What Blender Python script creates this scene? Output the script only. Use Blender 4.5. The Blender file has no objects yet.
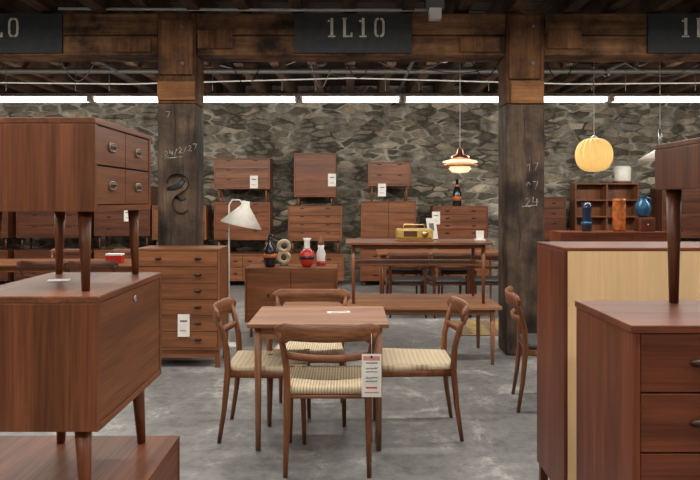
import bpy, bmesh, math, random
from mathutils import Vector, Matrix
random.seed(4)
F=680.0; CH=1.42; HY=200.0
def PX(px,d): return (px-350)/F*d
def PZ(py,d): return CH+(HY-py)/F*d
sc=bpy.context.scene
try:
    sc.view_settings.view_transform='Standard'
    sc.view_settings.look='None'
except Exception: pass

# ---------------------------------------------------------------- materials
def newmat(name):
    m=bpy.data.materials.new(name); m.use_nodes=True
    nt=m.node_tree; b=nt.nodes['Principled BSDF']
    return m,nt,b
def plain(name,c,rough=.5,metal=0,emit=0,ecol=None,var=.08):
    m,nt,b=newmat(name)
    n=nt.nodes.new('ShaderNodeTexNoise'); n.inputs['Scale'].default_value=18; n.inputs['Detail'].default_value=4
    tc=nt.nodes.new('ShaderNodeTexCoord'); nt.links.new(tc.outputs['Object'],n.inputs['Vector'])
    r=nt.nodes.new('ShaderNodeValToRGB')
    r.color_ramp.elements[0].position=.3; r.color_ramp.elements[1].position=.7
    r.color_ramp.elements[0].color=[x*(1-var) for x in c]+[1]
    r.color_ramp.elements[1].color=[min(1,x*(1+var)) for x in c]+[1]
    nt.links.new(n.outputs['Fac'],r.inputs['Fac']); nt.links.new(r.outputs['Color'],b.inputs['Base Color'])
    b.inputs['Roughness'].default_value=rough; b.inputs['Metallic'].default_value=metal
    if emit:
        b.inputs['Emission Color'].default_value=list(ecol or c)+[1]; b.inputs['Emission Strength'].default_value=emit
    return m
def wood(name,c,axis='x',rough=.4,con=.4,across=13,along=.8,stain=0,spec=.5,fine=.28):
    m,nt,b=newmat(name); L=nt.links.new
    tc=nt.nodes.new('ShaderNodeTexCoord'); oi=nt.nodes.new('ShaderNodeObjectInfo')
    mul=nt.nodes.new('ShaderNodeMath'); mul.operation='MULTIPLY'; mul.inputs[1].default_value=37
    L(oi.outputs['Random'],mul.inputs[0])
    add=nt.nodes.new('ShaderNodeVectorMath'); add.operation='ADD'
    L(tc.outputs['Object'],add.inputs[0]); L(mul.outputs[0],add.inputs[1])
    def layer(ac,al,det,dist):
        mp=nt.nodes.new('ShaderNodeMapping'); s=[ac]*3; s['xyz'.index(axis)]=al
        mp.inputs['Scale'].default_value=s; L(add.outputs[0],mp.inputs['Vector'])
        n=nt.nodes.new('ShaderNodeTexNoise'); n.inputs['Scale'].default_value=1
        n.inputs['Detail'].default_value=det; n.inputs['Distortion'].default_value=dist
        L(mp.outputs[0],n.inputs['Vector']); return n
    n1=layer(across,along,5,.7); n2=layer(across*8,along*5,3,0)
    r=nt.nodes.new('ShaderNodeValToRGB'); e=r.color_ramp.elements
    e[0].position=.3; e[1].position=.72
    e[0].color=[c[0]*(1-con),c[1]*(1-con*1.1),c[2]*(1-con*1.1),1]
    e[1].color=[min(1,x*(1+con*.55)) for x in c]+[1]
    L(n1.outputs['Fac'],r.inputs['Fac'])
    r2=nt.nodes.new('ShaderNodeValToRGB'); e=r2.color_ramp.elements
    e[0].position=.3; e[1].position=.65; e[0].color=(1-fine,1-fine*1.15,1-fine*1.2,1); e[1].color=(1,1,1,1)
    L(n2.outputs['Fac'],r2.inputs['Fac'])
    mx=nt.nodes.new('ShaderNodeMix'); mx.data_type='RGBA'; mx.blend_type='MULTIPLY'; mx.inputs[0].default_value=1
    L(r.outputs['Color'],mx.inputs[6]); L(r2.outputs['Color'],mx.inputs[7])
    out=mx.outputs[2]
    if stain:
        n3=nt.nodes.new('ShaderNodeTexNoise'); n3.inputs['Scale'].default_value=3.2; n3.inputs['Detail'].default_value=7; n3.inputs['Roughness'].default_value=.65
        L(add.outputs[0],n3.inputs['Vector'])
        r3=nt.nodes.new('ShaderNodeValToRGB'); e=r3.color_ramp.elements
        e[0].position=.36; e[0].color=(1-stain,1-stain,1-stain*.9,1); e[1].position=.64; e[1].color=(1+stain*.9,1+stain*.75,1+stain*.55,1)
        L(n3.outputs['Fac'],r3.inputs['Fac'])
        m3=nt.nodes.new('ShaderNodeMix'); m3.data_type='RGBA'; m3.blend_type='MULTIPLY'; m3.inputs[0].default_value=1
        L(out,m3.inputs[6]); L(r3.outputs['Color'],m3.inputs[7]); out=m3.outputs[2]
    L(out,b.inputs['Base Color']); b.inputs['Roughness'].default_value=rough
    b.inputs['Specular IOR Level'].default_value=spec
    bp=nt.nodes.new('ShaderNodeBump'); bp.inputs['Strength'].default_value=.08 if not stain else .5; bp.inputs['Distance'].default_value=.004 if not stain else .01
    L(n2.outputs['Fac'],bp.inputs['Height']); L(bp.outputs[0],b.inputs['Normal'])
    return m
TEAK=(.235,.082,.034); DARK=(.14,.047,.022); RED=(.215,.060,.026); LITE=(.39,.185,.095); PINE=(.88,.60,.32); MID=(.265,.102,.042)
W={}
for nm,c in (('teak',TEAK),('dark',DARK),('red',RED),('lite',LITE),('pine',PINE),('mid',MID)):
    for a in 'xyz': W[nm+a]=wood('wood_%s_%s'%(nm,a),c,a,rough=.38 if nm!='pine' else .6,con=.46 if nm!='pine' else .10,spec=.38,fine=.38 if nm!='pine' else .07)
BLACK=plain('shadow_gap_black',(.012,.010,.009),.8)
WHITE=plain('white_enamel',(.8,.79,.76),.45)
CARD=plain('card_white',(.80,.77,.71),.7)
INK=plain('ink_grey',(.16,.15,.15),.7)
REDINK=plain('ink_red',(.5,.06,.05),.7)
PINK=plain('ink_pink',(.62,.25,.22),.7)
BRASS=plain('brass',(.75,.5,.22),.3,1)
STEEL=plain('steel',(.5,.5,.5),.35,.9)
GALV=plain('galvanised_conduit',(.20,.19,.175),.6,.2)
GALL=plain('painted_conduit',(.42,.41,.38),.6)
GALD=plain('old_iron_rod',(.05,.045,.04),.7,.2)
CHALK=plain('chalk_mark',(.34,.315,.28),.9,var=.6)
PULL=plain('pull_dark_teak',(.06,.022,.012),.4)
BRONZE=plain('pull_aged_metal',(.22,.17,.13),.4,.6)

def cord():
    m,nt,b=newmat('paper_cord'); L=nt.links.new
    tc=nt.nodes.new('ShaderNodeTexCoord')
    w=nt.nodes.new('ShaderNodeTexWave'); w.wave_type='BANDS'; w.bands_direction='X'; w.inputs['Scale'].default_value=20; w.inputs['Distortion'].default_value=.5
    L(tc.outputs['Object'],w.inputs['Vector'])
    w2=nt.nodes.new('ShaderNodeTexWave'); w2.wave_type='BANDS'; w2.bands_direction='Y'; w2.inputs['Scale'].default_value=11; w2.inputs['Distortion'].default_value=.6
    L(tc.outputs['Object'],w2.inputs['Vector'])
    ad=nt.nodes.new('ShaderNodeMath'); ad.operation='MULTIPLY_ADD'; ad.inputs[1].default_value=.4
    L(w2.outputs['Fac'],ad.inputs[0]); L(w.outputs['Fac'],ad.inputs[2])
    r=nt.nodes.new('ShaderNodeValToRGB'); e=r.color_ramp.elements
    e[0].color=(.33,.24,.14,1); e[1].color=(.72,.585,.40,1); e[1].position=.8
    L(ad.outputs[0],r.inputs['Fac']); L(r.outputs['Color'],b.inputs['Base Color'])
    bp=nt.nodes.new('ShaderNodeBump'); bp.inputs['Strength'].default_value=.7; bp.inputs['Distance'].default_value=.005
    L(ad.outputs[0],bp.inputs['Height']); L(bp.outputs[0],b.inputs['Normal']); b.inputs['Roughness'].default_value=.8
    return m
CORD=cord()
def stone():
    m,nt,b=newmat('rubble_stone'); L=nt.links.new
    tc=nt.nodes.new('ShaderNodeTexCoord')
    nz=nt.nodes.new('ShaderNodeTexNoise'); nz.inputs['Scale'].default_value=3.5; nz.inputs['Detail'].default_value=5
    L(tc.outputs['Object'],nz.inputs['Vector'])
    sub=nt.nodes.new('ShaderNodeVectorMath'); sub.operation='SUBTRACT'; sub.inputs[1].default_value=(.5,.5,.5)
    L(nz.outputs['Color'],sub.inputs[0])
    scl=nt.nodes.new('ShaderNodeVectorMath'); scl.operation='SCALE'; scl.inputs['Scale'].default_value=.15
    L(sub.outputs[0],scl.inputs[0])
    add=nt.nodes.new('ShaderNodeVectorMath'); L(tc.outputs['Object'],add.inputs[0]); L(scl.outputs[0],add.inputs[1])
    mp=nt.nodes.new('ShaderNodeMapping'); mp.inputs['Scale'].default_value=(3.0,0.01,9.5); L(add.outputs[0],mp.inputs['Vector'])
    v=nt.nodes.new('ShaderNodeTexVoronoi'); v.inputs['Scale'].default_value=1; v.inputs['Randomness'].default_value=.9; L(mp.outputs[0],v.inputs['Vector'])
    ve=nt.nodes.new('ShaderNodeTexVoronoi'); ve.feature='DISTANCE_TO_EDGE'; ve.inputs['Scale'].default_value=1; ve.inputs['Randomness'].default_value=.9; L(mp.outputs[0],ve.inputs['Vector'])
    sep=nt.nodes.new('ShaderNodeSeparateColor'); L(v.outputs['Color'],sep.inputs[0])
    r=nt.nodes.new('ShaderNodeValToRGB'); e=r.color_ramp.elements
    e[0].position=.08; e[0].color=(.12,.105,.085,1); e[1].position=.97; e[1].color=(.56,.49,.385,1)
    x=e.new(.35); x.color=(.225,.195,.15,1); x=e.new(.65); x.color=(.27,.255,.22,1); x=e.new(.85); x.color=(.37,.315,.235,1)
    L(sep.outputs[0],r.inputs['Fac'])
    n2=nt.nodes.new('ShaderNodeTexNoise'); n2.inputs['Scale'].default_value=7; n2.inputs['Detail'].default_value=10; n2.inputs['Roughness'].default_value=.75
    L(tc.outputs['Object'],n2.inputs['Vector'])
    r2=nt.nodes.new('ShaderNodeValToRGB'); e=r2.color_ramp.elements
    e[0].position=.34; e[0].color=(.45,.43,.41,1); e[1].position=.66; e[1].color=(1.5,1.46,1.4,1)
    L(n2.outputs['Fac'],r2.inputs['Fac'])
    mx=nt.nodes.new('ShaderNodeMix'); mx.data_type='RGBA'; mx.blend_type='MULTIPLY'; mx.inputs[0].default_value=1
    L(r.outputs['Color'],mx.inputs[6]); L(r2.outputs['Color'],mx.inputs[7])
    ed=nt.nodes.new('ShaderNodeMath'); ed.operation='MULTIPLY_ADD'; ed.inputs[1].default_value=.16; 
    L(n2.outputs['Fac'],ed.inputs[0])
    sb=nt.nodes.new('ShaderNodeMath'); sb.operation='SUBTRACT'; sb.inputs[1].default_value=.08; L(ve.outputs['Distance'],sb.inputs[0]); L(sb.outputs[0],ed.inputs[2])
    er=nt.nodes.new('ShaderNodeValToRGB'); e=er.color_ramp.elements
    e[0].position=.02; e[0].color=(1,1,1,1); e[1].position=.11; e[1].color=(0,0,0,1)
    L(ed.outputs[0],er.inputs['Fac'])
    n3=nt.nodes.new('ShaderNodeTexNoise'); n3.inputs['Scale'].default_value=2.4; n3.inputs['Detail'].default_value=5
    L(tc.outputs['Object'],n3.inputs['Vector'])
    mr=nt.nodes.new('ShaderNodeValToRGB'); e=mr.color_ramp.elements
    e[0].position=.42; e[0].color=(.085,.075,.06,1); e[1].position=.58; e[1].color=(.56,.52,.44,1)
    L(n3.outputs['Fac'],mr.inputs['Fac'])
    m2=nt.nodes.new('ShaderNodeMix'); m2.data_type='RGBA'
    L(er.outputs['Color'],m2.inputs[0]); L(mx.outputs[2],m2.inputs[6]); L(mr.outputs['Color'],m2.inputs[7])
    L(m2.outputs[2],b.inputs['Base Color']); b.inputs['Roughness'].default_value=.95; b.inputs['Specular IOR Level'].default_value=.2
    mn=nt.nodes.new('ShaderNodeMath'); mn.operation='MINIMUM'; mn.inputs[1].default_value=.15; L(ve.outputs['Distance'],mn.inputs[0])
    ma=nt.nodes.new('ShaderNodeMath'); ma.operation='MULTIPLY_ADD'; ma.inputs[1].default_value=4; L(mn.outputs[0],ma.inputs[0]); L(n2.outputs['Fac'],ma.inputs[2])
    bp=nt.nodes.new('ShaderNodeBump'); bp.inputs['Strength'].default_value=.75; bp.inputs['Distance'].default_value=.05
    L(ma.outputs[0],bp.inputs['Height']); L(bp.outputs[0],b.inputs['Normal'])
    return m
def floor_mat():
    m,nt,b=newmat('worn_painted_concrete'); L=nt.links.new
    tc=nt.nodes.new('ShaderNodeTexCoord')
    mp=nt.nodes.new('ShaderNodeMapping'); mp.inputs['Scale'].default_value=(1,.75,1); mp.inputs['Rotation'].default_value=(0,0,.5); L(tc.outputs['Object'],mp.inputs['Vector'])
    n1=nt.nodes.new('ShaderNodeTexNoise'); n1.inputs['Scale'].default_value=2.1; n1.inputs['Detail'].default_value=14; n1.inputs['Roughness'].default_value=.80; n1.inputs['Distortion'].default_value=.3
    L(mp.outputs[0],n1.inputs['Vector'])
    r=nt.nodes.new('ShaderNodeValToRGB'); e=r.color_ramp.elements
    e[0].position=.32; e[0].color=(.15,.148,.146,1); e[1].position=.70; e[1].color=(.50,.485,.455,1)
    x=e.new(.48); x.color=(.215,.213,.210,1); x=e.new(.55); x.color=(.26,.256,.25,1); x=e.new(.575); x.color=(.38,.372,.355,1)
    L(n1.outputs['Fac'],r.inputs['Fac'])
    n2=nt.nodes.new('ShaderNodeTexNoise'); n2.inputs['Scale'].default_value=12; n2.inputs['Detail'].default_value=9; n2.inputs['Roughness'].default_value=.72
    L(tc.outputs['Object'],n2.inputs['Vector'])
    r2=nt.nodes.new('ShaderNodeValToRGB'); e=r2.color_ramp.elements
    e[0].position=.36; e[0].color=(.66,.655,.65,1); e[1].position=.54; e[1].color=(1.04,1.04,1.03,1)
    L(n2.outputs['Fac'],r2.inputs['Fac'])
    mx=nt.nodes.new('ShaderNodeMix'); mx.data_type='RGBA'; mx.blend_type='MULTIPLY'; mx.inputs[0].default_value=1
    L(r.outputs['Color'],mx.inputs[6]); L(r2.outputs['Color'],mx.inputs[7]); L(mx.outputs[2],b.inputs['Base Color'])
    b.inputs['Roughness'].default_value=.38
    bp=nt.nodes.new('ShaderNodeBump'); bp.inputs['Strength'].default_value=.12; bp.inputs['Distance'].default_value=.01
    L(n1.outputs['Fac'],bp.inputs['Height']); L(bp.outputs[0],b.inputs['Normal'])
    return m
STONE=stone(); FLOOR=floor_mat()
JOIST=wood('old_joist_timber',(.10,.054,.027),'y',.8,.6,9,.5,stain=.6)
DECK=wood('old_deck_timber',(.05,.03,.018),'x',.85,.6,7,.4,stain=.5)
BEAM=wood('old_beam_timber',(.17,.096,.050),'x',.8,.6,7,.7,stain=.8,spec=.2)
POST=wood('post_timber_brown',(.18,.09,.043),'z',.8,.6,8,.6,stain=.55,spec=.2)
POSTO=wood('post_timber_patch',(.30,.145,.062),'x',.8,.4,8,.8,stain=.3,spec=.2)
POSTG=wood('post_timber_dark',(.105,.078,.058),'z',.75,.6,7,1.0,stain=.65,spec=.2)
SIGNB=plain('sign_black_paint',(.016,.017,.02),.6,var=.4)

# ---------------------------------------------------------------- mesh builder
class B:
    def __init__(s): s.bm=bmesh.new(); s.mats=[]
    def mi(s,m):
        if m not in s.mats: s.mats.append(m)
        return s.mats.index(m)
    def _merge(s,t,mat,smooth=False,mtx=None):
        i=s.mi(mat)
        if mtx is not None: bmesh.ops.transform(t,matrix=mtx,verts=t.verts)
        mp={}
        for v in t.verts: mp[v]=s.bm.verts.new(v.co)
        for f in t.faces:
            try: nf=s.bm.faces.new([mp[v] for v in f.verts])
            except ValueError: continue
            nf.material_index=i; nf.smooth=smooth
        t.free()
    def box(s,x0,x1,y0,y1,z0,z1,mat,bev=0,mtx=None):
        t=bmesh.new()
        vs=[t.verts.new((x,y,z)) for x in (x0,x1) for y in (y0,y1) for z in (z0,z1)]
        for f in ((0,1,3,2),(4,6,7,5),(0,4,5,1),(2,3,7,6),(0,2,6,4),(1,5,7,3)): t.faces.new([vs[k] for k in f])
        bmesh.ops.recalc_face_normals(t,faces=t.faces)
        if bev: bmesh.ops.bevel(t,geom=list(t.edges),offset=bev,segments=2,affect='EDGES',profile=.5)
        s._merge(t,mat,False,mtx)
    def tube(s,pts,rad,mat,n=10,closed=False,squash=None,mtx=None):
        pts=[Vector(p) for p in pts]; N=len(pts)
        if not hasattr(rad,'__len__'): rad=[rad]*N
        t=bmesh.new(); rings=[]; up=None
        for k,p in enumerate(pts):
            if closed: d=pts[(k+1)%N]-pts[k-1]
            else: d=pts[min(k+1,N-1)]-pts[max(k-1,0)]
            d.normalize()
            if up is None:
                up=Vector((0,0,1)) if abs(d.z)<.8 else Vector((0,1,0))
            a=d.cross(up); a.normalize(); b_=a.cross(d); b_.normalize(); up=b_
            r=rad[k]; sa,sb=squash or (1,1)
            rings.append([t.verts.new(p+a*(math.cos(2*math.pi*j/n)*r*sa)+b_*(math.sin(2*math.pi*j/n)*r*sb)) for j in range(n)])
        R=N if closed else N-1
        for k in range(R):
            A=rings[k]; C=rings[(k+1)%N]
            for j in range(n): t.faces.new((A[j],A[(j+1)%n],C[(j+1)%n],C[j]))
        if not closed:
            t.faces.new(rings[0]); t.faces.new(rings[-1])
        bmesh.ops.recalc_face_normals(t,faces=t.faces)
        s._merge(t,mat,True,mtx)
    def lathe(s,prof,c,mat,n=28,mtx=None,rib=0,ribn=0):
        t=bmesh.new(); rings=[]
        for r,z in prof:
            rings.append([t.verts.new(((r*(1+rib*math.cos(ribn*2*math.pi*j/n)))*math.cos(2*math.pi*j/n)+c[0],(r*(1+rib*math.cos(ribn*2*math.pi*j/n)))*math.sin(2*math.pi*j/n)+c[1],z+c[2])) for j in range(n)])
        for k in range(len(rings)-1):
            A,C=rings[k],rings[k+1]
            for j in range(n): t.faces.new((A[j],A[(j+1)%n],C[(j+1)%n],C[j]))
        if prof[0][0]>1e-3: t.faces.new(rings[0])
        if prof[-1][0]>1e-3: t.faces.new(rings[-1])
        bmesh.ops.remove_doubles(t,verts=t.verts,dist=1e-5)
        bmesh.ops.recalc_face_normals(t,faces=t.faces)
        s._merge(t,mat,True,mtx)
    def strip(s,secs,mat,smooth=True):
        t=bmesh.new(); R=[[t.verts.new(p) for p in q] for q in secs]; n=len(R[0])
        for k in range(len(R)-1):
            for j in range(n): t.faces.new((R[k][j],R[k][(j+1)%n],R[k+1][(j+1)%n],R[k+1][j]))
        t.faces.new(R[0]); t.faces.new(R[-1])
        bmesh.ops.recalc_face_normals(t,faces=t.faces)
        s._merge(t,mat,smooth)
    def done(s,name,loc=(0,0,0),rz=0,parent=None):
        me=bpy.data.meshes.new(name); s.bm.to_mesh(me); s.bm.free()
        for m in s.mats: me.materials.append(m)
        o=bpy.data.objects.new(name,me); sc.collection.objects.link(o)
        o.location=loc; o.rotation_euler=(0,0,rz)
        if parent: o.parent=parent
        return o

# ---------------------------------------------------------------- furniture
def leg(b,x,y,z0,z1,r0,r1,mat,sx=0,sy=0):
    b.tube([(x+sx,y+sy,z0),(x+sx*.5,y+sy*.5,(z0+z1)/2),(x,y,z1)],[r0,(r0+r1)/2,r1],mat,12)
def pull(b,x,y,z,style,w=.06):
    if style=='lip':
        secs=[]
        for k in range(11):
            u=-1+k/5; ww=math.sqrt(max(0,1-u*u)); d=.004+.022*ww; h=.003+.012*ww
            cx=x+u*w
            secs.append([(cx,y+.002,z+h),(cx,y-d,z+h*.9),(cx,y-d,z+h*.2),(cx,y+.002,z-h)])
        b.strip(secs,PULL)
    elif style=='ring':
        pts=[]
        for k in range(24):
            a=2*math.pi*k/24; c,s_=math.cos(a),math.sin(a)
            pts.append((x+w*math.copysign(abs(c)**.5,c),y-.0025,z+w*.42*math.copysign(abs(s_)**.5,s_)))
        b.tube(pts,.004,BRONZE,8,closed=True)
        b.box(x-w*.9,x+w*.9,y-.0015,y+.004,z-w*.34,z+w*.34,PULL)
        b.box(x-w*.9,x+w*.9,y-.006,y-.002,z+w*.10,z+w*.32,BRONZE,.001)
    elif style=='knob':
        b.lathe([(.006,0),(.006,.012),(.014,.016),(.013,.026),(0,.028)],(0,0,0),PULL,14,Matrix.Translation((x,y,z))@Matrix.Rotation(math.pi/2,4,'X'))
    elif style=='lock':
        b.lathe([(.011,0),(.011,.004),(.008,.005),(.006,.003),(0,.003)],(0,0,0),STEEL,16,Matrix.Translation((x,y,z))@Matrix.Rotation(math.pi/2,4,'X'))
    elif style=='slot':
        b.box(x-w,x+w,y-.0015,y+.003,z-.012,z+.004,BLACK)
def cabinet(name,Wd,D,H,lh,loc,rz=0,wood_='teak',cols=1,rows=3,style='lip',pullw=.06,colpulls=1,heights=None,legs='round',toplip=.0,back=None,tag=None,splay=0,legin=.06,t=.019,legr=(.012,.02),sidegrain='z',frontgrain='x'):
    b=B(); wx=W[wood_+'x']; wz=W[wood_+sidegrain]; wf=W[wood_+frontgrain]; x0,x1,y0,y1=-Wd/2,Wd/2,-D/2,D/2; z0,z1=lh,lh+H
    b.box(x0,x0+t,y0,y1,z0,z1-t,wz,.002); b.box(x1-t,x1,y0,y1,z0,z1-t,wz,.002)
    b.box(x0-toplip,x1+toplip,y0-toplip,y1,z1-t,z1,wx,.003)
    b.box(x0+t,x1-t,y0,y1,z0,z0+t,wx)
    b.box(x0+t,x1-t,y1-.012,y1-.002,z0+t,z1-t,back or wz)
    b.box(x0+t,x1-t,y0+.02,y0+.03,z0+t,z1-t,BLACK)
    iw=(Wd-2*t)/cols; ih=H-2*t
    hs=heights or [1/rows]*rows
    for c in range(cols):
        zt=z1-t
        for h in hs:
            hh=ih*h; g=.0025
            b.box(x0+t+c*iw+g,x0+t+(c+1)*iw-g,y0+.003,y0+.02,zt-hh+g,zt-g,wf,.0015)
            for q in range(colpulls):
                xc=x0+t+(c+(q+.5)/colpulls)*iw
                if style=='lock': pull(b,xc+iw*.02,y0+.003,zt-.035,'lock')
                elif style=='lip': pull(b,xc,y0+.003,zt-hh*.5,'lip',pullw)
                elif style=='slot': pull(b,xc,y0+.003,zt-.018,'slot',pullw)
                elif style!='none': pull(b,xc,y0+.003,zt-hh*.5,style,pullw)
            zt-=hh
    if lh>.005:
        if legs=='round':
            for sx in (-1,1):
                for sy in (-1,1):
                    leg(b,sx*(Wd/2-legin),sy*(D/2-legin),0,lh,legr[0],legr[1],wz,sx*splay,sy*splay)
        else:
            for sx in (-1,1):
                for sy in (-1,1):
                    b.box(sx*(Wd/2-.025)-.018,sx*(Wd/2-.025)+.018,sy*(D/2-.03)-.018,sy*(D/2-.03)+.018,0,lh,wz,.002)
            b.box(x0+.02,x1-.02,y0+.015,y0+.03,lh*.55,lh,wx)
    if tag:
        tx,tz,tw,th=tag
        b.box(tx-tw/2,tx+tw/2,y0-.008,y0-.004,tz-th/2,tz+th/2,CARD)
        b.box(tx-tw*.3,tx+tw*.3,y0-.010,y0-.008,tz+th*.16,tz+th*.24,INK)
        b.box(tx-tw*.3,tx+tw*.2,y0-.010,y0-.008,tz-th*.25,tz-th*.2,PINK)
    return b.done(name,loc,rz)
def table(name,x0,x1,y0,y1,z,zb=0,wood_='teak',shelf=None,th=.022,apr=.06,inset=.05,splay=0,lr=(.012,.022)):
    b=B(); w,d=x1-x0,y1-y0; X,Y=w/2,d/2; wx=W[wood_+'x']; wz=W[wood_+'z']
    zz=z-zb
    b.box(-X,X,-Y,Y,zz-th,zz,wx,.004)
    a=inset+.02
    for sy in (-1,1): b.box(-X+a,X-a,sy*(Y-a)-.01,sy*(Y-a)+.01,zz-th-apr,zz-th,wx)
    for sx in (-1,1): b.box(sx*(X-a)-.01,sx*(X-a)+.01,-Y+a,Y-a,zz-th-apr,zz-th,W[wood_+'y'])
    for sx in (-1,1):
        for sy in (-1,1):
            leg(b,sx*(X-a),sy*(Y-a),0,zz-th,lr[0],lr[1],wz,sx*splay,sy*splay)
    if shelf: b.box(-X+a,X-a,-Y+a,Y-a,shelf,shelf+.016,wx,.002)
    return b.done(name,((x0+x1)/2,(y0+y1)/2,zb))
def chair(name,loc,rz,wd='mid',seat=None):
    b=B(); wz=W[wd+'z']; wx=W[wd+'x']; seat=seat or CORD
    for s in (-1,1):
        b.tube([(s*.215,-.265,0),(s*.212,-.235,.2),(s*.21,-.215,.42),(s*.213,-.222,.55),(s*.228,-.248,.66),(s*.246,-.275,.745)],
               [.012,.016,.020,.018,.017,.014],wz,10)
        b.tube([(s*.235,.235,0),(s*.23,.228,.25),(s*.228,.22,.45)],[.012,.016,.020],wz,10)
        b.tube([(s*.21,-.21,.40),(s*.228,.22,.40)],.013,wz,8,squash=(.8,1.6))
    b.tube([(-.21,-.212,.40),(.21,-.212,.40)],.012,wx,8)
    b.tube([(-.228,.22,.405),(.228,.22,.405)],.012,wx,8)
    t=bmesh.new(); NX,NY=10,10; top=[];bot=[]
    for j in range(NY+1):
        v=j/NY; y=-.222+.462*v; hw=.205+.035*v; rt=[];rb=[]
        for i in range(NX+1):
            u=-1+2*i/NX; dz=.455-.016*(1-u*u)*(1-(2*v-1)**4)
            if i in(0,NX) or j in(0,NY): dz-=.006
            rt.append(t.verts.new((u*hw,y,dz))); rb.append(t.verts.new((u*hw,y,dz-.035)))
        top.append(rt);bot.append(rb)
    for j in range(NY):
        for i in range(NX):
            t.faces.new((top[j][i],top[j][i+1],top[j+1][i+1],top[j+1][i]))
            t.faces.new((bot[j][i],bot[j+1][i],bot[j+1][i+1],bot[j][i+1]))
    for i in range(NX):
        t.faces.new((top[0][i],bot[0][i],bot[0][i+1],top[0][i+1])); t.faces.new((top[NY][i],top[NY][i+1],bot[NY][i+1],bot[NY][i]))
    for j in range(NY):
        t.faces.new((top[j][0],top[j+1][0],bot[j+1][0],bot[j][0])); t.faces.new((top[j][NX],bot[j][NX],bot[j+1][NX],top[j+1][NX]))
    bmesh.ops.recalc_face_normals(t,faces=t.faces); b._merge(t,seat,True)
    secs=[]
    for k in range(21):
        u=-1+k/10; x=u*.272; y=-.262-.065*(1-u*u)
        au=abs(u)
        zt=.788+.010*au**2-.03*max(0,au-.85)/.15
        zb=.704-.004*(1-au)+(.0 if au<.7 else -.022*math.sin((au-.7)/.3*math.pi))+.034*max(0,au-.85)/.15
        secs.append([(x,y-.010,zt-.004),(x,y,zt),(x,y+.009,zt-.005),(x,y+.018,zb+.005),(x,y+.008,zb),(x,y-.003,zb+.004)])
    b.strip(secs,wx)
    secs=[]
    for k in range(13):
        u=-1+k/6; x=u*.218; y=-.238-.05*(1-u*u); zt=.640-.010*(1-u*u); hh=.036
        secs.append([(x,y-.010,zt),(x,y+.007,zt),(x,y+.010,zt-hh),(x,y-.006,zt-hh)])
    b.strip(secs,wx)
    return b.done(name,loc,rz)

# ---------------------------------------------------------------- room
YB=11.9; XL,XR=-8.2,8.2; YF=-3.5; ZC=3.42
b=B(); b.box(XL,XR,YF,YB,-.1,0,FLOOR); b.done('floor')
b=B(); b.box(XL,XR,YB,YB+.3,0,ZC,STONE); b.done('wall_back')
PLA=plain('old_plaster',(.24,.215,.18),.9,var=.25)
b=B(); b.box(XL-.2,XL,YF,YB,0,ZC,PLA); b.done('wall_left')
b=B(); b.box(XR,XR+.2,YF,YB,0,ZC,PLA); b.done('wall_right')
b=B(); b.box(XL,XR,YF-.2,YF,0,ZC,PLA); b.done('wall_front')
b=B(); b.box(XL,XR,YF,YB,ZC,ZC+.1,DECK)
for k in range(48):
    y=YF+.1+k*.33
    if y<YB-.05: b.box(XL,XR,y,y+.012,ZC-.006,ZC,BLACK)
x=XL+.2; rj=random.Random(3)
while x<XR:
    w_=.09+rj.random()*.04; b.box(x,x+w_,YF,YB,3.13+rj.uniform(0,.04),ZC,JOIST,.008); x+=.44+rj.uniform(-.05,.09)
b.done('ceiling')
YC=6.2; HW=.175
cx=[PX(176.5,YC),PX(525.5,YC)]
def column(xc,hi=0):
    b=B(); h=HW
    b.box(xc-h,xc+h,YC,YC+.35,0,2.30,POSTG,.018)
    b.box(xc-h+.0,xc+h-.0,YC+.002,YC+.35,2.30,3.13,POST,.015)
    if hi==0:
        b.box(xc-h+.004,xc+h-.004,YC-.022,YC+.002,2.33,2.50,POSTO,.004); b.box(xc-h+.02,xc+h-.02,YC-.03,YC+.002,2.56,3.06,POST,.008)
    else:
        b.box(xc-h+.04,xc+h-.01,YC-.022,YC+.002,2.30,2.50,POSTO,.004); b.box(xc-h+.02,xc+h-.04,YC-.03,YC+.002,2.52,3.10,POST,.008)
    for zz in (2.66,3.0): b.lathe([(.018,0),(.018,.01),(0,.014)],(0,0,0),GALV,8,Matrix.Translation((xc+.06,YC-.03,zz))@Matrix.Rotation(math.pi/2,4,'X'))
    for zz,dx in ((.9,-.06),(1.5,.05),(1.9,-.02)):
        b.tube([(xc+dx,YC-.0005,zz),(xc+dx+.012,YC-.0005,zz+.2),(xc+dx-.004,YC-.0005,zz+.42)],[.001,.0035,.001],BLACK,6)
    return b.done('timber_column')
DIG={'1':[[(0.2,.8),(.5,1),(.45,0)]],'7':[[(0,1),(.7,1),(.3,0)]],'9':[[(.6,.7),(.3,1),(0,.75),(.3,.5),(.6,.75),(.5,0)]],
'2':[[(0,.8),(.3,1),(.6,.75),(0,0),(.7,.05)]],'4':[[(.1,1),(0,.45),(.7,.45)],[(.5,.8),(.5,0)]],'3':[[(0,1),(.5,.9),(.2,.55),(.6,.3),(0,0)]],'/':[[(0,-.2),(.5,1.1)]],'-':[[(-.2,.5),(2.6,.75)]]}
def scrawl(par,items,name):
    b=B(); rr=random.Random(7)
    for txt,px,py,h,slope in items:
        for i,ch in enumerate(txt):
            ox=px+i*h*.85; oy=py-i*h*.85*slope+rr.uniform(-.5,.5)
            for st in DIG[ch]:
                b.tube([(PX(ox+u*h*.9,YC),YC-.001,PZ(oy-v*h,YC)) for u,v in st],.0048,CHALK,6)
    b.done(name,parent=par)
colL=column(cx[0],0); colR=column(cx[1],1)
for k,xx in enumerate((cx[0]-3.18,cx[1]+3.18)): column(xx,k)
scrawl(colL,[('24/2/27',165,157,5.5,.25),('-',166,162,7,0),('7',166,118,6,0)],'chalk_scrawl')
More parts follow.
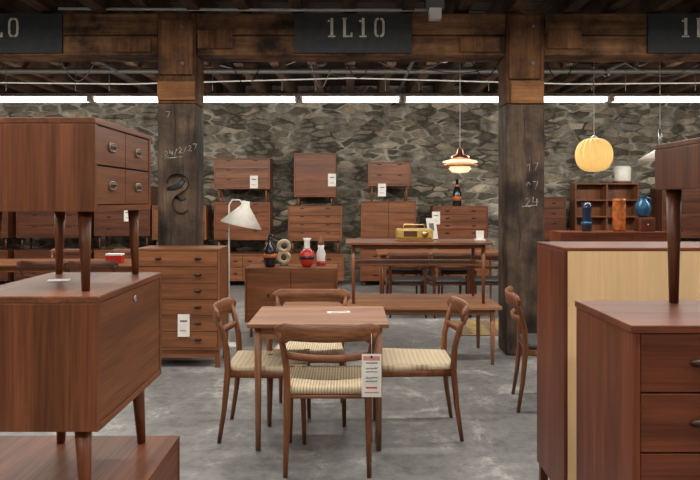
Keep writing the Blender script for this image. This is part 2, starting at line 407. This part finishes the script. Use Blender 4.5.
scrawl(colR,[('17',526,172,8,.1),('97',526,190,8,0),('24',525,207,9,.1),('-',523,210,6,0)],'chalk_scrawl')
b=B()
pts=[(167,184),(168,179),(172,175),(178,173.5),(184,175),(188,179),(189,185),(186,190),(181,193),(176,196),(173,201),(173,207),(177,212),(183,213),(188,210)]
SPR=plain('black_spray_paint',(.006,.006,.008),.5)
b.tube([(PX(x,YC),YC-.002,PZ(y,YC)) for x,y in pts],[.014,.02,.028,.03,.03,.03,.03,.034,.036,.036,.034,.03,.026,.018,.012],SPR,8,squash=(.08,1) )
b.tube([(PX(x,YC),YC-.002,PZ(y,YC)) for x,y in [(184,180),(179,186),(173,188),(167,189)]],[.02,.028,.024,.014],SPR,8,squash=(.08,1))
b.tube([(PX(x,YC),YC-.002,PZ(y,YC)) for x,y in [(176,197),(181,200),(186,198)]],.014,SPR,8,squash=(.08,1))
b.done('graffiti_s',parent=colL)
b=B()
xs=[cx[0]-3.18,cx[0],cx[1],cx[1]+3.18]; q=HW
edges=[(XL,xs[0]-q),(xs[0]+q,xs[1]-q),(xs[1]+q,xs[2]-q),(xs[2]+q,xs[3]-q),(xs[3]+q,XR)]
for a,c in edges:
    b.box(a,c,YC+.02,YC+.34,2.745,2.925,BEAM,.012)
    b.box(a,c,YC+.01,YC+.34,2.93,3.125,BEAM,.012)
    b.box(a+.02,a+.34,YC-.012,YC+.012,2.80,2.97,POST,.006); b.box(c-.42,c-.06,YC-.008,YC+.012,2.77,2.90,POST,.006)
b.done('timber_beam')
b=B()
b.tube([(PX(60,YC),YC-.03,PZ(9.5,YC)),(PX(300,YC),YC-.03,PZ(11,YC)),(PX(430,YC),YC-.03,PZ(11,YC))],.013,GALL,8)
b.tube([(XL+.05,9.2,PZ(80,9.2)),(-3,9.2,PZ(84,9.2)),(0,9.2,PZ(78,9.2)),(3,9.2,PZ(84,9.2)),(XR-.05,9.2,PZ(81,9.2))],.010,GALL,8)
b.tube([(XL+.05,10,PZ(72,10)),(XR-.05,10,PZ(74,10))],.016,GALD,8)
for xx in (-5.2,-1.4,2.3,6): b.tube([(xx,9.2,PZ(82,9.2)),(xx,9.2,3.42)],.005,GALD,6)
b.box(PX(428,YC),PX(440,YC),YC-.12,YC-.02,PZ(22,YC),PZ(11,YC),WHITE,.006); b.box(PX(425,YC),PX(443,YC),YC-.09,YC-.02,PZ(11,YC),PZ(0,YC),GALV,.004)
for (xa,ya,xb,yb,dd,sg,mm) in ((300,66,420,60,8.9,14,0),(560,62,660,66,8.9,12,0),(215,64,300,60,9.6,9,1),(20,66,150,60,9.0,10,0),(620,60,700,64,7.6,14,1),(405,62,500,66,8.3,9,0),(310,60,330,70,8,22,1),
    (230,60,262,62,7.8,24,0),(345,60,372,60,7.9,18,0),(60,60,95,62,7.8,20,1),(545,60,575,62,7.8,20,0),(375,60,450,58,7.3,12,1),(470,58,500,60,7.5,18,0),(590,60,620,60,9.5,16,1)):
    b.tube([(PX(xa+(xb-xa)*k/12,dd),dd,PZ(ya+(yb-ya)*k/12+sg*math.sin(math.pi*k/12),dd)) for k in range(13)],.006,(BLACK,GALL)[mm],6)
for xx in (-3.0,.75,3.3): b.tube([(xx,6.7,3.08),(xx,11.85,3.08)],.025,GALD,8)
for px_,d_ in ((443,7.4),(320,7.6),(640,7.6)):
    b.tube([(PX(px_,d_),d_,3.42),(PX(px_,d_),d_,3.04)],.012,GALD,8); b.tube([(PX(px_,d_),d_,3.04),(PX(px_,d_)+.02,d_-.03,2.93)],[.03,.055],WHITE if px_==443 else GALD,12)
# front-of-beam cables
for (xa,xb,yy,sg) in ((200,292,58,5),(415,500,57,4),(545,650,58,6)):
    b.tube([(PX(xa+(xb-xa)*k/12,6.6),6.6,PZ(yy+sg*math.sin(math.pi*k/12),6.6)) for k in range(13)],.006,BLACK,6)
b.done('electrical_conduit')
b=B()
PB=plain('pipe_black',(.04,.035,.03),.5)
for yy,zz in ((8.75,3.08),(10.4,3.02)):
    b.tube([(XL,yy,zz),(XR,yy,zz)],.035,PB,10)
b.done('sprinkler_pipe')

STEN=plain('stencil_cream',(.60,.56,.45),.8,var=.25)
def stencil(xc,seq,name):
    b=B(); w=.535
    b.box(xc-w,xc+w,YC-.016,YC+.012,PZ(53,YC),PZ(14,YC),SIGNB)
    S=STEN; y0,y1=YC-.019,YC-.016
    zt,zb_=PZ(18.5,YC),PZ(37.5,YC)
    x=xc-.235
    for ch in seq:
        if ch=='1':
            b.box(x+.03,x+.055,y0,y1,zb_+.018,zt,S); b.box(x+.008,x+.074,y0,y1,zb_,zb_+.013,S); b.box(x+.006,x+.026,y0,y1,zt-.035,zt-.018,S); x+=.145
        elif ch=='L':
            b.box(x,x+.025,y0,y1,zb_+.018,zt-.014,S); b.box(x-.008,x+.034,y0,y1,zt-.010,zt,S); b.box(x,x+.085,y0,y1,zb_,zb_+.014,S); b.box(x+.068,x+.085,y0,y1,zb_+.013,zb_+.04,S); x+=.14
        elif ch=='0':
            c=x+.045
            for sgn in (-1,1):
                b.tube([(c+sgn*.006,y0,zt-.008),(c+sgn*.026,y0,zt-.012),(c+sgn*.036,y0,zt-.035),(c+sgn*.038,y0,(zt+zb_)/2),(c+sgn*.036,y0,zb_+.035),(c+sgn*.026,y0,zb_+.012),(c+sgn*.006,y0,zb_+.008)],.011,S,8)
            x+=.13
    b.done(name)
stencil(PX(353,YC),'1L10','bay_sign'); stencil(PX(706,YC),'1L1','bay_sign'); stencil(PX(4,YC),'1L0','bay_sign')

TUBE=plain('fluorescent_tube',(1,1,1),.5,0,5,(1,.99,.96),var=0)
def lightrow(y,z,power,n=13,L=1.22,x0=None,back=0,up=0):
    x=x0 if x0 is not None else -n*L/2
    for k in range(n):
        b=B()
        b.box(.01,L-.01,-.045,.045,.035,.075,WHITE,.004)
        b.box(.02,L-.02,-.10,-.045,.030,.038,WHITE); b.box(.02,L-.02,.045,.10,.030,.038,WHITE)
        for yy in (-.045,.045): b.tube([(.045,yy,.002),(L-.045,yy,.002)],.024,TUBE,10)
        for xx in (.02,L-.045): b.box(xx,xx+.025,-.075,.075,-.024,.035,WHITE)
        for xx in (.2,L-.2): b.tube([(xx,0,.07),(xx,0,3.42-z)],.003,GALD,5)
        o=b.done('fluorescent_fixture',(x,y,z))
        def al(e,rx,zz,yy=0,nm='tube_and_fill_light'):
            l=bpy.data.lights.new(nm,'AREA'); l.shape='RECTANGLE'; l.size=L*.95; l.size_y=.12; l.energy=e; l.color=(1,.955,.875)
            lo=bpy.data.objects.new(nm,l); sc.collection.objects.link(lo); lo.parent=o; lo.location=(L/2,yy,zz); lo.rotation_euler=(rx,0,0)
        al(power,0,-.034)
        if back: al(back,math.radians(78),-.0,.09)  # extra fill light added at the fixture, tilted to brighten the back wall
        if up: al(up,math.pi,.11)  # small upward fill light added to lift the ceiling
        x+=L
lightrow(8.1,2.61,20,13,1.23,x0=PX(299,8.1)-1.23*6,back=13,up=2.6)
lightrow(4.6,3.02,21,9,1.23,up=1.8)
lightrow(1.6,3.02,15,7,1.23)
lightrow(-1.2,3.02,17,7,1.23)

# ---------------------------------------------------------------- dining set
table('dining_table',-.576,.218,3.8,4.45,.725,0,'lite',th=.022,apr=.07,inset=.035,lr=(.015,.022))
fc=chair('dining_chair',(-.116,3.745,0),0)
chair('dining_chair',(-.27,4.50,0),math.pi)
chair('dining_chair',(-.50,4.19,0),-math.pi/2,)
chair('dining_chair',(.395,4.22,0),math.pi/2)
chair('dining_chair',(1.42,4.72,0),math.radians(-99),'mid',plain('black_seat_pad',(.03,.025,.022),.6))
def bigtag(name,x,y,z1,w,h,par=None,str_=.06):
    b=B(); b.box(-w/2,w/2,-.0015,.0015,-h,0,CARD)
    b.tube([(0,0,0),(0,.006,str_)],.0015,WHITE,5)
    rr=random.Random(5); y0,y1=-.0025,-.0015
    b.box(-w*.42,w*.42,y0,y1,-h*.15,-h*.05,PINK)
    b.lathe([(.006,0),(.006,.002),(0,.002)],(0,0,0),BLACK,10,Matrix.Translation((0,-.0025,-.014))@Matrix.Rotation(math.pi/2,4,'X'))
    b.box(-w*.3,w*.3,y0,y1,-h*.22,-h*.195,INK)
    for zc in (.33,.55):
        for ln in range(2):
            pts=[(-w*.3+w*.6*k/16,y0,-h*(zc+ln*.08+.022*math.sin(k*2.3)+.012*rr.uniform(-1,1))) for k in range(17)]
            b.tube(pts,.0018,INK,4)
    b.box(-w*.3,w*.28,y0,y1,-h*.80,-h*.765,REDINK)
    b.box(-w*.36,w*.36,y0,y1,-h*.91,-h*.88,PINK)
    o=b.done(name,(x,y,z1))
    if par:
        o.parent=par; o.location=(x-par.location.x,y-par.location.y,z1-par.location.z)
    return o
bigtag('price_tag',.108,3.40,PZ(354,3.40),.098,.215,fc,.10)
b=B(); b.box(-.07,.07,-.03,.03,0,.003,CARD); b.box(-.05,.05,-.01,.01,.003,.0035,INK); b.done('table_label',(-.07,4.2,.7255),.2)

# ---------------------------------------------------------------- left foreground stack
R90=math.pi/2
cabinet('low_cabinet',.90,.75,.40,.12,(-1.025,2.15,0),R90,'teak',cols=2,rows=2,style='knob')
cabinet('bar_cabinet',.65,.415,.385,.24,(-.9225,2.255,.521),R90,'teak',cols=1,rows=1,style='lock',t=.02,legin=.07,legr=(.015,.025),splay=.012)
cabinet('small_drawer_chest',.56,.37,.279,.238,(-.935,2.28,1.147),R90,'teak',cols=2,rows=2,style='ring',pullw=.028,legin=.05,legr=(.012,.020),splay=.006)
b=B(); b.box(-.035,.035,-.03,.03,0,.002,CARD); b.done('paper_slip',(-.985,2.30,1.1475),.3)
# ---------------------------------------------------------------- right foreground
cabinet('tall_chest',1.15,.44,1.11,.10,(.945+.575,3.22,0),math.pi,'red',cols=1,rows=6,style='lip',back=W['pinez'],legs='square',t=.016)
cabinet('teak_dresser',.76,.475,.93,.14,(.79+.38,2.1375,0),0,'red',cols=1,heights=[.19,.19,.2,.21,.21],rows=5,style='lip',pullw=.042,colpulls=2,toplip=.006,t=.022)
cabinet('raised_side_cabinet',.48,.42,.155,.384,(1.055+.24,2.145,1.071),0,'dark',cols=2,rows=1,style='knob',legin=.045,legr=(.015,.025),splay=-.0)

# ---------------------------------------------------------------- mid-ground
cabinet('chest_of_drawers',.71,.40,.86,.15,(-1.455,5.95,0),0,'mid',cols=1,rows=6,style='lip',pullw=.03,colpulls=2,legs='square',tag=(.05,.36,.10,.19))
table('long_low_table',-.58,1.30,5.80,6.60,.51,0,'lite',th=.03,apr=.05,lr=(.016,.024))
table('stacked_side_table',-.04,1.24,5.90,6.53,1.05,.511,'teak',shelf=.33,th=.022,apr=.03,lr=(.013,.02))
cabinet('sideboard',.95,.42,.56,.16,(-.61,7.21,0),0,'mid',cols=2,rows=1,style='knob')
zt=.721
ORG=plain('glaze_orange',(.55,.14,.03),.2); NAV=plain('glaze_black',(.012,.014,.02),.15); REDG=plain('glaze_red',(.5,.03,.02),.2)
b=B(); b.lathe([(.045,0),(.06,.03),(.070,.12),(.065,.19),(.035,.25),(.022,.29),(.03,.34),(.024,.34),(0,.33)],(0,0,0),NAV,24)
b.lathe([(.0705,.10),(.072,.12),(.0705,.14)],(0,0,0),ORG,24); b.done('black_vase',(PX(270,7.10),7.10,zt))
b=B(); CREAM=plain('glaze_cream',(.50,.40,.25),.4,var=.3)
for zc,r in ((.085,.055),(.205,.055)):
    b.tube([(r*math.cos(a*math.pi/10),0,zc+r*math.sin(a*math.pi/10)) for a in range(20)],.022,CREAM,10,closed=True)
b.box(-.045,.045,-.03,.03,0,.012,NAV,.003); b.done('ring_sculpture',(PX(284,7.28),7.28,zt))
b=B(); b.lathe([(.04,0),(.07,.04),(.08,.10),(.07,.16),(.04,.19)],(0,0,0),REDG,24); b.lathe([(.04,.19),(.03,.21),(.03,.27),(.045,.30),(.03,.30)],(0,0,0),WHITE,24)
b.lathe([(.081,.085),(.083,.10),(.081,.115)],(0,0,0),NAV,24); b.done('red_vase',(PX(307,7.1),7.1,zt))
b=B(); b.lathe([(.04,0),(.05,.02),(.042,.07),(.05,.13),(.03,.18),(.036,.22)],(0,0,0),WHITE,20); b.lathe([(.036,.22),(.03,.26),(.012,.28),(.018,.31),(0,.325)],(0,0,0),W['litez'],20)
b.lathe([(.0515,.01),(.053,.025),(.048,.05)],(0,0,0),REDG,20); b.done('pepper_mill',(PX(321,7.25),7.25,zt))
b=B(); YEL=plain('brassy_enamel',(.46,.30,.07),.4)
b.box(-.17,.17,-.09,.09,0,.015,W['litex'],.003); b.box(-.165,.165,-.085,.085,.015,.11,YEL,.02); b.box(-.10,.02,-.088,-.084,.04,.09,W['darkx'])
b.tube([(-.1,0,.105),(-.09,0,.145),(.09,0,.145),(.1,0,.105)],.007,BRASS,8); b.lathe([(.028,0),(.028,.01),(0,.012)],(0,0,0),BRASS,16,Matrix.Translation((.09,-.085,.065))@Matrix.Rotation(math.pi/2,4,'X'))
b.done('vintage_radio',(PX(414,6.2),6.2,1.051))
b=B(); 
mt=Matrix.Translation((0,0,.10))@Matrix.Rotation(-.25,4,'X')
b.box(-.05,.05,-.004,.004,-.1,.10,CARD,0,mt); b.box(-.03,.02,-.006,-.004,-.02,.05,INK,0,mt); b.box(-.04,.04,-.01,.08,0,.01,BLACK)
b.tube([(0,.08,.005),(0,.02,.18)],.005,BLACK,6); b.done('display_card',(PX(432,6.4),6.4,1.051),.4)
b=B(); b.box(-.05,.05,-.03,.03,0,.01,CARD,.002); b.box(-.035,.035,-.0,.004,.0,.09,CARD); b.done('price_card',(PX(480,6.2),6.2,1.051))
b=B(); d=6.62; lx=PX(229,d)
b.lathe([(.11,0),(.11,.015),(.03,.03),(.008,.035)],(0,0,0),WHITE,28)
zt2=PZ(203,d)
b.tube([(0,0,.03),(0,0,1.2),(0,0,zt2-.02),(.03,0,zt2+.03),(.10,0,zt2+.03),(.15,0,zt2-.02)],.008,WHITE,10)
mt=Matrix.Translation((.165,0,zt2+.0))@Matrix.Rotation(.22,4,'Y')
SH=plain('lamp_shade_white',(.85,.82,.75),.5,0,.12,(1,.9,.7))
b.lathe([(.0,.02),(.035,.018),(.045,-.03),(.205,-.22),(.20,-.22),(.04,-.035),(0,-.02)],(0,0,0),SH,32,mt)
b.done('floor_lamp',(lx,d,0))
# ---------------------------------------------------------------- background rows
D0=11.2
def far(p0,p1,yt,yb,yf,name='teak_dresser',w='mid',cols=1,rows=3,style='lip',tagpx=None,legs='round',D=.45,heights=None,d=D0,colpulls=2):
    x0,x1=PX(p0,d),PX(p1,d); zt,zb_,zf=PZ(yt,d)-.001,PZ(yb,d),max(0,PZ(yf,d))
    tg=None
    if tagpx: tg=(PX(tagpx[0],d)-(x0+x1)/2,PZ(tagpx[1],d)-zf,.13,.21)
    return cabinet(name,x1-x0,D,zt-zb_,zb_-zf,((x0+x1)/2,d+D/2,zf),0,w,cols=cols,rows=rows,style=style,pullw=.035,colpulls=colpulls,legs=legs,tag=tg,heights=heights,legin=.07,splay=0)
G=286.2
far(214,270,158,189,202,tagpx=(254,182),rows=3,style='slot'); far(214,270,202,240,254,rows=4,style='slot',w='teak'); far(213,272,254,281,G,rows=2,cols=2)
far(294,336,153,197,206,rows=1,style='none',tagpx=(332,180),w='teak'); far(288,342,206,241,254,rows=4,style='slot'); far(286,344,254,281,G,rows=3)
far(368,411,162,186,201,rows=2,style='slot',tagpx=(382,190)); far(361,416,201,239,250,rows=1,cols=2,style='none'); far(360,418,250,281,G,rows=3,w='teak')
far(433,488,206,238,248,rows=4,style='lip',tagpx=(436,218),w='teak'); far(433,489,248,281,G,rows=3)
far(16,88,190,238,250,rows=4,w='dark',style='slot'); far(14,90,250,281,G,rows=2,w='dark')
far(94,150,186,236,250,rows=4,cols=1,w='dark',tagpx=(128,215)); far(94,150,250,281,G,rows=3)
far(-60,8,180,238,250,rows=3,w='dark'); far(-60,8,250,281,G,rows=3,w='dark')
far(152,206,205,240,250,rows=3); far(152,206,250,281,G,rows=3,w='dark')
far(542,566,197,240,252,rows=4,w='dark',colpulls=1); far(540,568,252,281,G,rows=3,w='dark')
far(662,735,188,238,250,rows=4,w='dark'); far(662,735,250,281,G,rows=3,w='dark')
def bookcase(name,x0,x1,y,z0,z1,wd,ns=3,cols=2):
    b=B(); Wd=x1-x0; D=.3; H=z1-z0; wx=W[wd+'x']; wz=W[wd+'z']
    b.box(0,.02,0,D,0,H,wz); b.box(Wd-.02,Wd,0,D,0,H,wz); b.box(.02,Wd-.02,D-.012,D,0,H,W['midz'])
    for c in range(1,cols): b.box(Wd*c/cols-.01,Wd*c/cols+.01,0.002,D-.012,.02,H-.02,wz)
    for k in range(ns+1):
        z=k*(H-.02)/ns; b.box(.02,Wd-.02,0,D-.012,z,z+.02,wx)
    return b.done(name,(x0,y,z0))
far(577,641,234,281,G,rows=1,cols=3,style='knob',w='red',name='low_sideboard')
bookcase('bookcase',PX(577,D0),PX(641,D0),D0+.08,PZ(234,D0),PZ(183,D0),'mid',3,2)
d=8.2; zt=PZ(232,d)
cabinet('highboard',PX(668,d)-PX(560,d),.45,zt-.2,.2,((PX(668,d)+PX(560,d))/2,d+.2,0),0,'red',cols=3,rows=3,style='knob')
zt+=.001
bl=plain('glaze_dark_blue',(.015,.025,.05),.15); br=plain('glaze_amber',(.38,.11,.03),.2,var=.4); tq=plain('glaze_turquoise',(.02,.085,.17),.2)
b=B(); b.lathe([(.05,0),(.06,.02),(.062,.12),(.05,.2),(.056,.28),(.06,.35),(.05,.35),(0,.33)],(0,0,0),bl,24); b.lathe([(.0625,.08),(.064,.1),(.0625,.12)],(0,0,0),tq,24); b.done('blue_vase',(PX(591,d),d+.15,zt))
b=B(); b.lathe([(.07,0),(.075,.03),(.082,.1),(.075,.14),(.085,.2),(.075,.25),(.08,.3),(.075,.37),(.085,.40),(.07,.40),(0,.38)],(0,0,0),br,24); b.done('amber_glass_vase',(PX(624,d),d+.15,zt))
b=B(); b.box(-.09,.09,-.09,.09,0,.17,W['redx'],.004); b.box(-.075,.075,-.094,-.09,.02,.15,W['darkx']); b.lathe([(.01,0),(.008,.015),(0,.016)],(0,0,0),BRASS,10,Matrix.Translation((0,-.094,.085))@Matrix.Rotation(math.pi/2,4,'X')); b.done('small_teak_box',(PX(650,d),d+.15,zt))
b=B(); b.lathe([(.05,0),(.08,.04),(.095,.11),(.08,.18),(.04,.215),(.04,.25),(.05,.265),(.036,.265),(0,.23)],(0,0,0),tq,28); b.tube([(.04,0,.25),(.09,0,.23),(.085,0,.16)],.01,tq,8); b.done('turquoise_jug',(PX(648,d),d+.14,zt+.171))
zt=PZ(206,D0)
b=B(); b.lathe([(.07,0),(.075,.02),(.075,.2),(.05,.3),(.025,.36),(.025,.44),(0,.45)],(0,0,0),NAV,20); b.lathe([(.0765,.09),(.078,.13),(.0765,.16)],(0,0,0),ORG,20); b.lathe([(.04,.325),(.042,.33),(.03,.36)],(0,0,0),ORG,20); b.done('black_bottle_vase',(PX(459,D0),D0+.2,zt))
d=6.9
GL=plain('warm_glass',(.9,.8,.6),.3,0,1.0,(1,.80,.52)); COP=plain('copper',(.72,.36,.2),.3,.9)
b=B(); b.tube([(0,0,.09),(0,0,3.42-PZ(160,6.9))],.004,WHITE,6)
b.lathe([(.012,.12),(.03,.10),(.035,.055),(.09,.04),(.10,.02),(.10,.005)],(0,0,0),COP,32)
b.lathe([(.10,.005),(.17,-.012),(.18,-.02),(.17,-.028),(.10,-.03)],(0,0,0),GL,32)
b.lathe([(.11,-.03),(.175,-.05),(.185,-.058),(.17,-.066),(.1,-.07)],(0,0,0),COP,32)
b.lathe([(.10,-.07),(.115,-.09),(.08,-.125),(0,-.135)],(0,0,0),GL,32)
b.done('copper_pendant_lamp',(PX(460,d),d,PZ(160,d)))
d=7.5; LA=plain('lantern_paper',(.80,.52,.2),.7,0,.62,(1,.60,.18))
b=B(); prof=[]
for k in range(19):
    a=-math.pi/2+math.pi*k/18; prof.append((max(.03,.19*math.cos(a)**.7 if math.cos(a)>0 else .03),.185*math.sin(a)))
b.lathe(prof,(0,0,0),LA,144,None,.05,18)
b.lathe([(.03,.175),(.035,.2),(.01,.215)],(0,0,0),WHITE,16); b.tube([(0,0,.21),(0,0,3.42-PZ(155,d))],.004,WHITE,6)
b.done('paper_lantern',(PX(594,d),d,PZ(155,d)))
b=B(); d=7.2; b.lathe([(.02,.05),(.06,.03),(.22,-.07),(.215,-.07),(.05,.02),(0,.03)],(0,0,0),SH,32); b.tube([(0,0,.05),(0,0,.25)],.018,STEEL,10); b.tube([(0,0,.25),(0,0,3.42-PZ(153,d))],.004,WHITE,6)
b.done('white_pendant_lamp',(PX(660,d),d,PZ(153,d)))
b=B(); b.box(-.12,.12,-.1,.1,0,.03,W['redx']); b.lathe([(.1,.03),(.13,.05),(.13,.27),(.1,.29)],(0,0,0),SH,20); b.done('drum_table_lamp',(PX(628,D0),D0+.22,PZ(183,D0)+.001))

table('dining_table',.35,2.0,8.6,9.4,.74,0,'mid')
blk=plain('leather_black',(.02,.018,.017),.5); crm=plain('seat_wool',(.42,.36,.27),.9)
for x,y,r in ((.7,8.45,0),(1.2,8.42,.1),(1.7,8.46,-.1),(.75,9.6,math.pi),(1.5,9.6,math.pi)):
    chair('dining_chair',(x,y,0),r,'dark',blk)
table('dining_table',-4.4,-2.35,7.5,8.35,.70,0,'mid'); 
for x,y,r in ((-4.0,7.35,0),(-3.2,7.35,0),(-2.7,7.33,.05),(-3.6,8.5,math.pi),(-2.8,8.5,math.pi)):
    chair('dining_chair',(x,y,0),r,'dark',crm)
b=B(); b.box(-.09,.09,-.06,.06,0,.10,REDG,.006); b.box(-.092,.092,-.062,.062,.085,.105,WHITE,.003); b.done('gift_box',(PX(115,7.8),7.8,.701))
table('dining_table',2.6,4.4,6.6,7.4,.74,0,'mid')
for x,y,r in ((3.0,6.45,0),(3.6,6.45,0)): chair('dining_chair',(x,y,0),r,'dark',crm)
b=B(); RG=plain('rug_wool_gold',(.24,.16,.06),.95,var=.35); b.box(-.75,.75,-.45,.45,0,.010,RG,.003)
RS=plain('rug_stripe',(.14,.10,.06),.95)
for k in range(5): b.box(-.7+k*.3,-.6+k*.3,-.4,.4,.010,.012,RS)
b.done('gold_rug',(1.9,7.55,0))

w=bpy.data.worlds.new('world'); sc.world=w; w.use_nodes=True
w.node_tree.nodes['Background'].inputs[0].default_value=(.5,.5,.5,1); w.node_tree.nodes['Background'].inputs[1].default_value=.1
cam=bpy.data.cameras.new('camera'); co=bpy.data.objects.new('camera',cam); sc.collection.objects.link(co)
co.location=(0,0,CH); co.rotation_euler=(math.pi/2,0,0)
cam.sensor_width=36; cam.lens=36*F/700; cam.shift_y=-40/700; cam.clip_start=.05
sc.camera=co
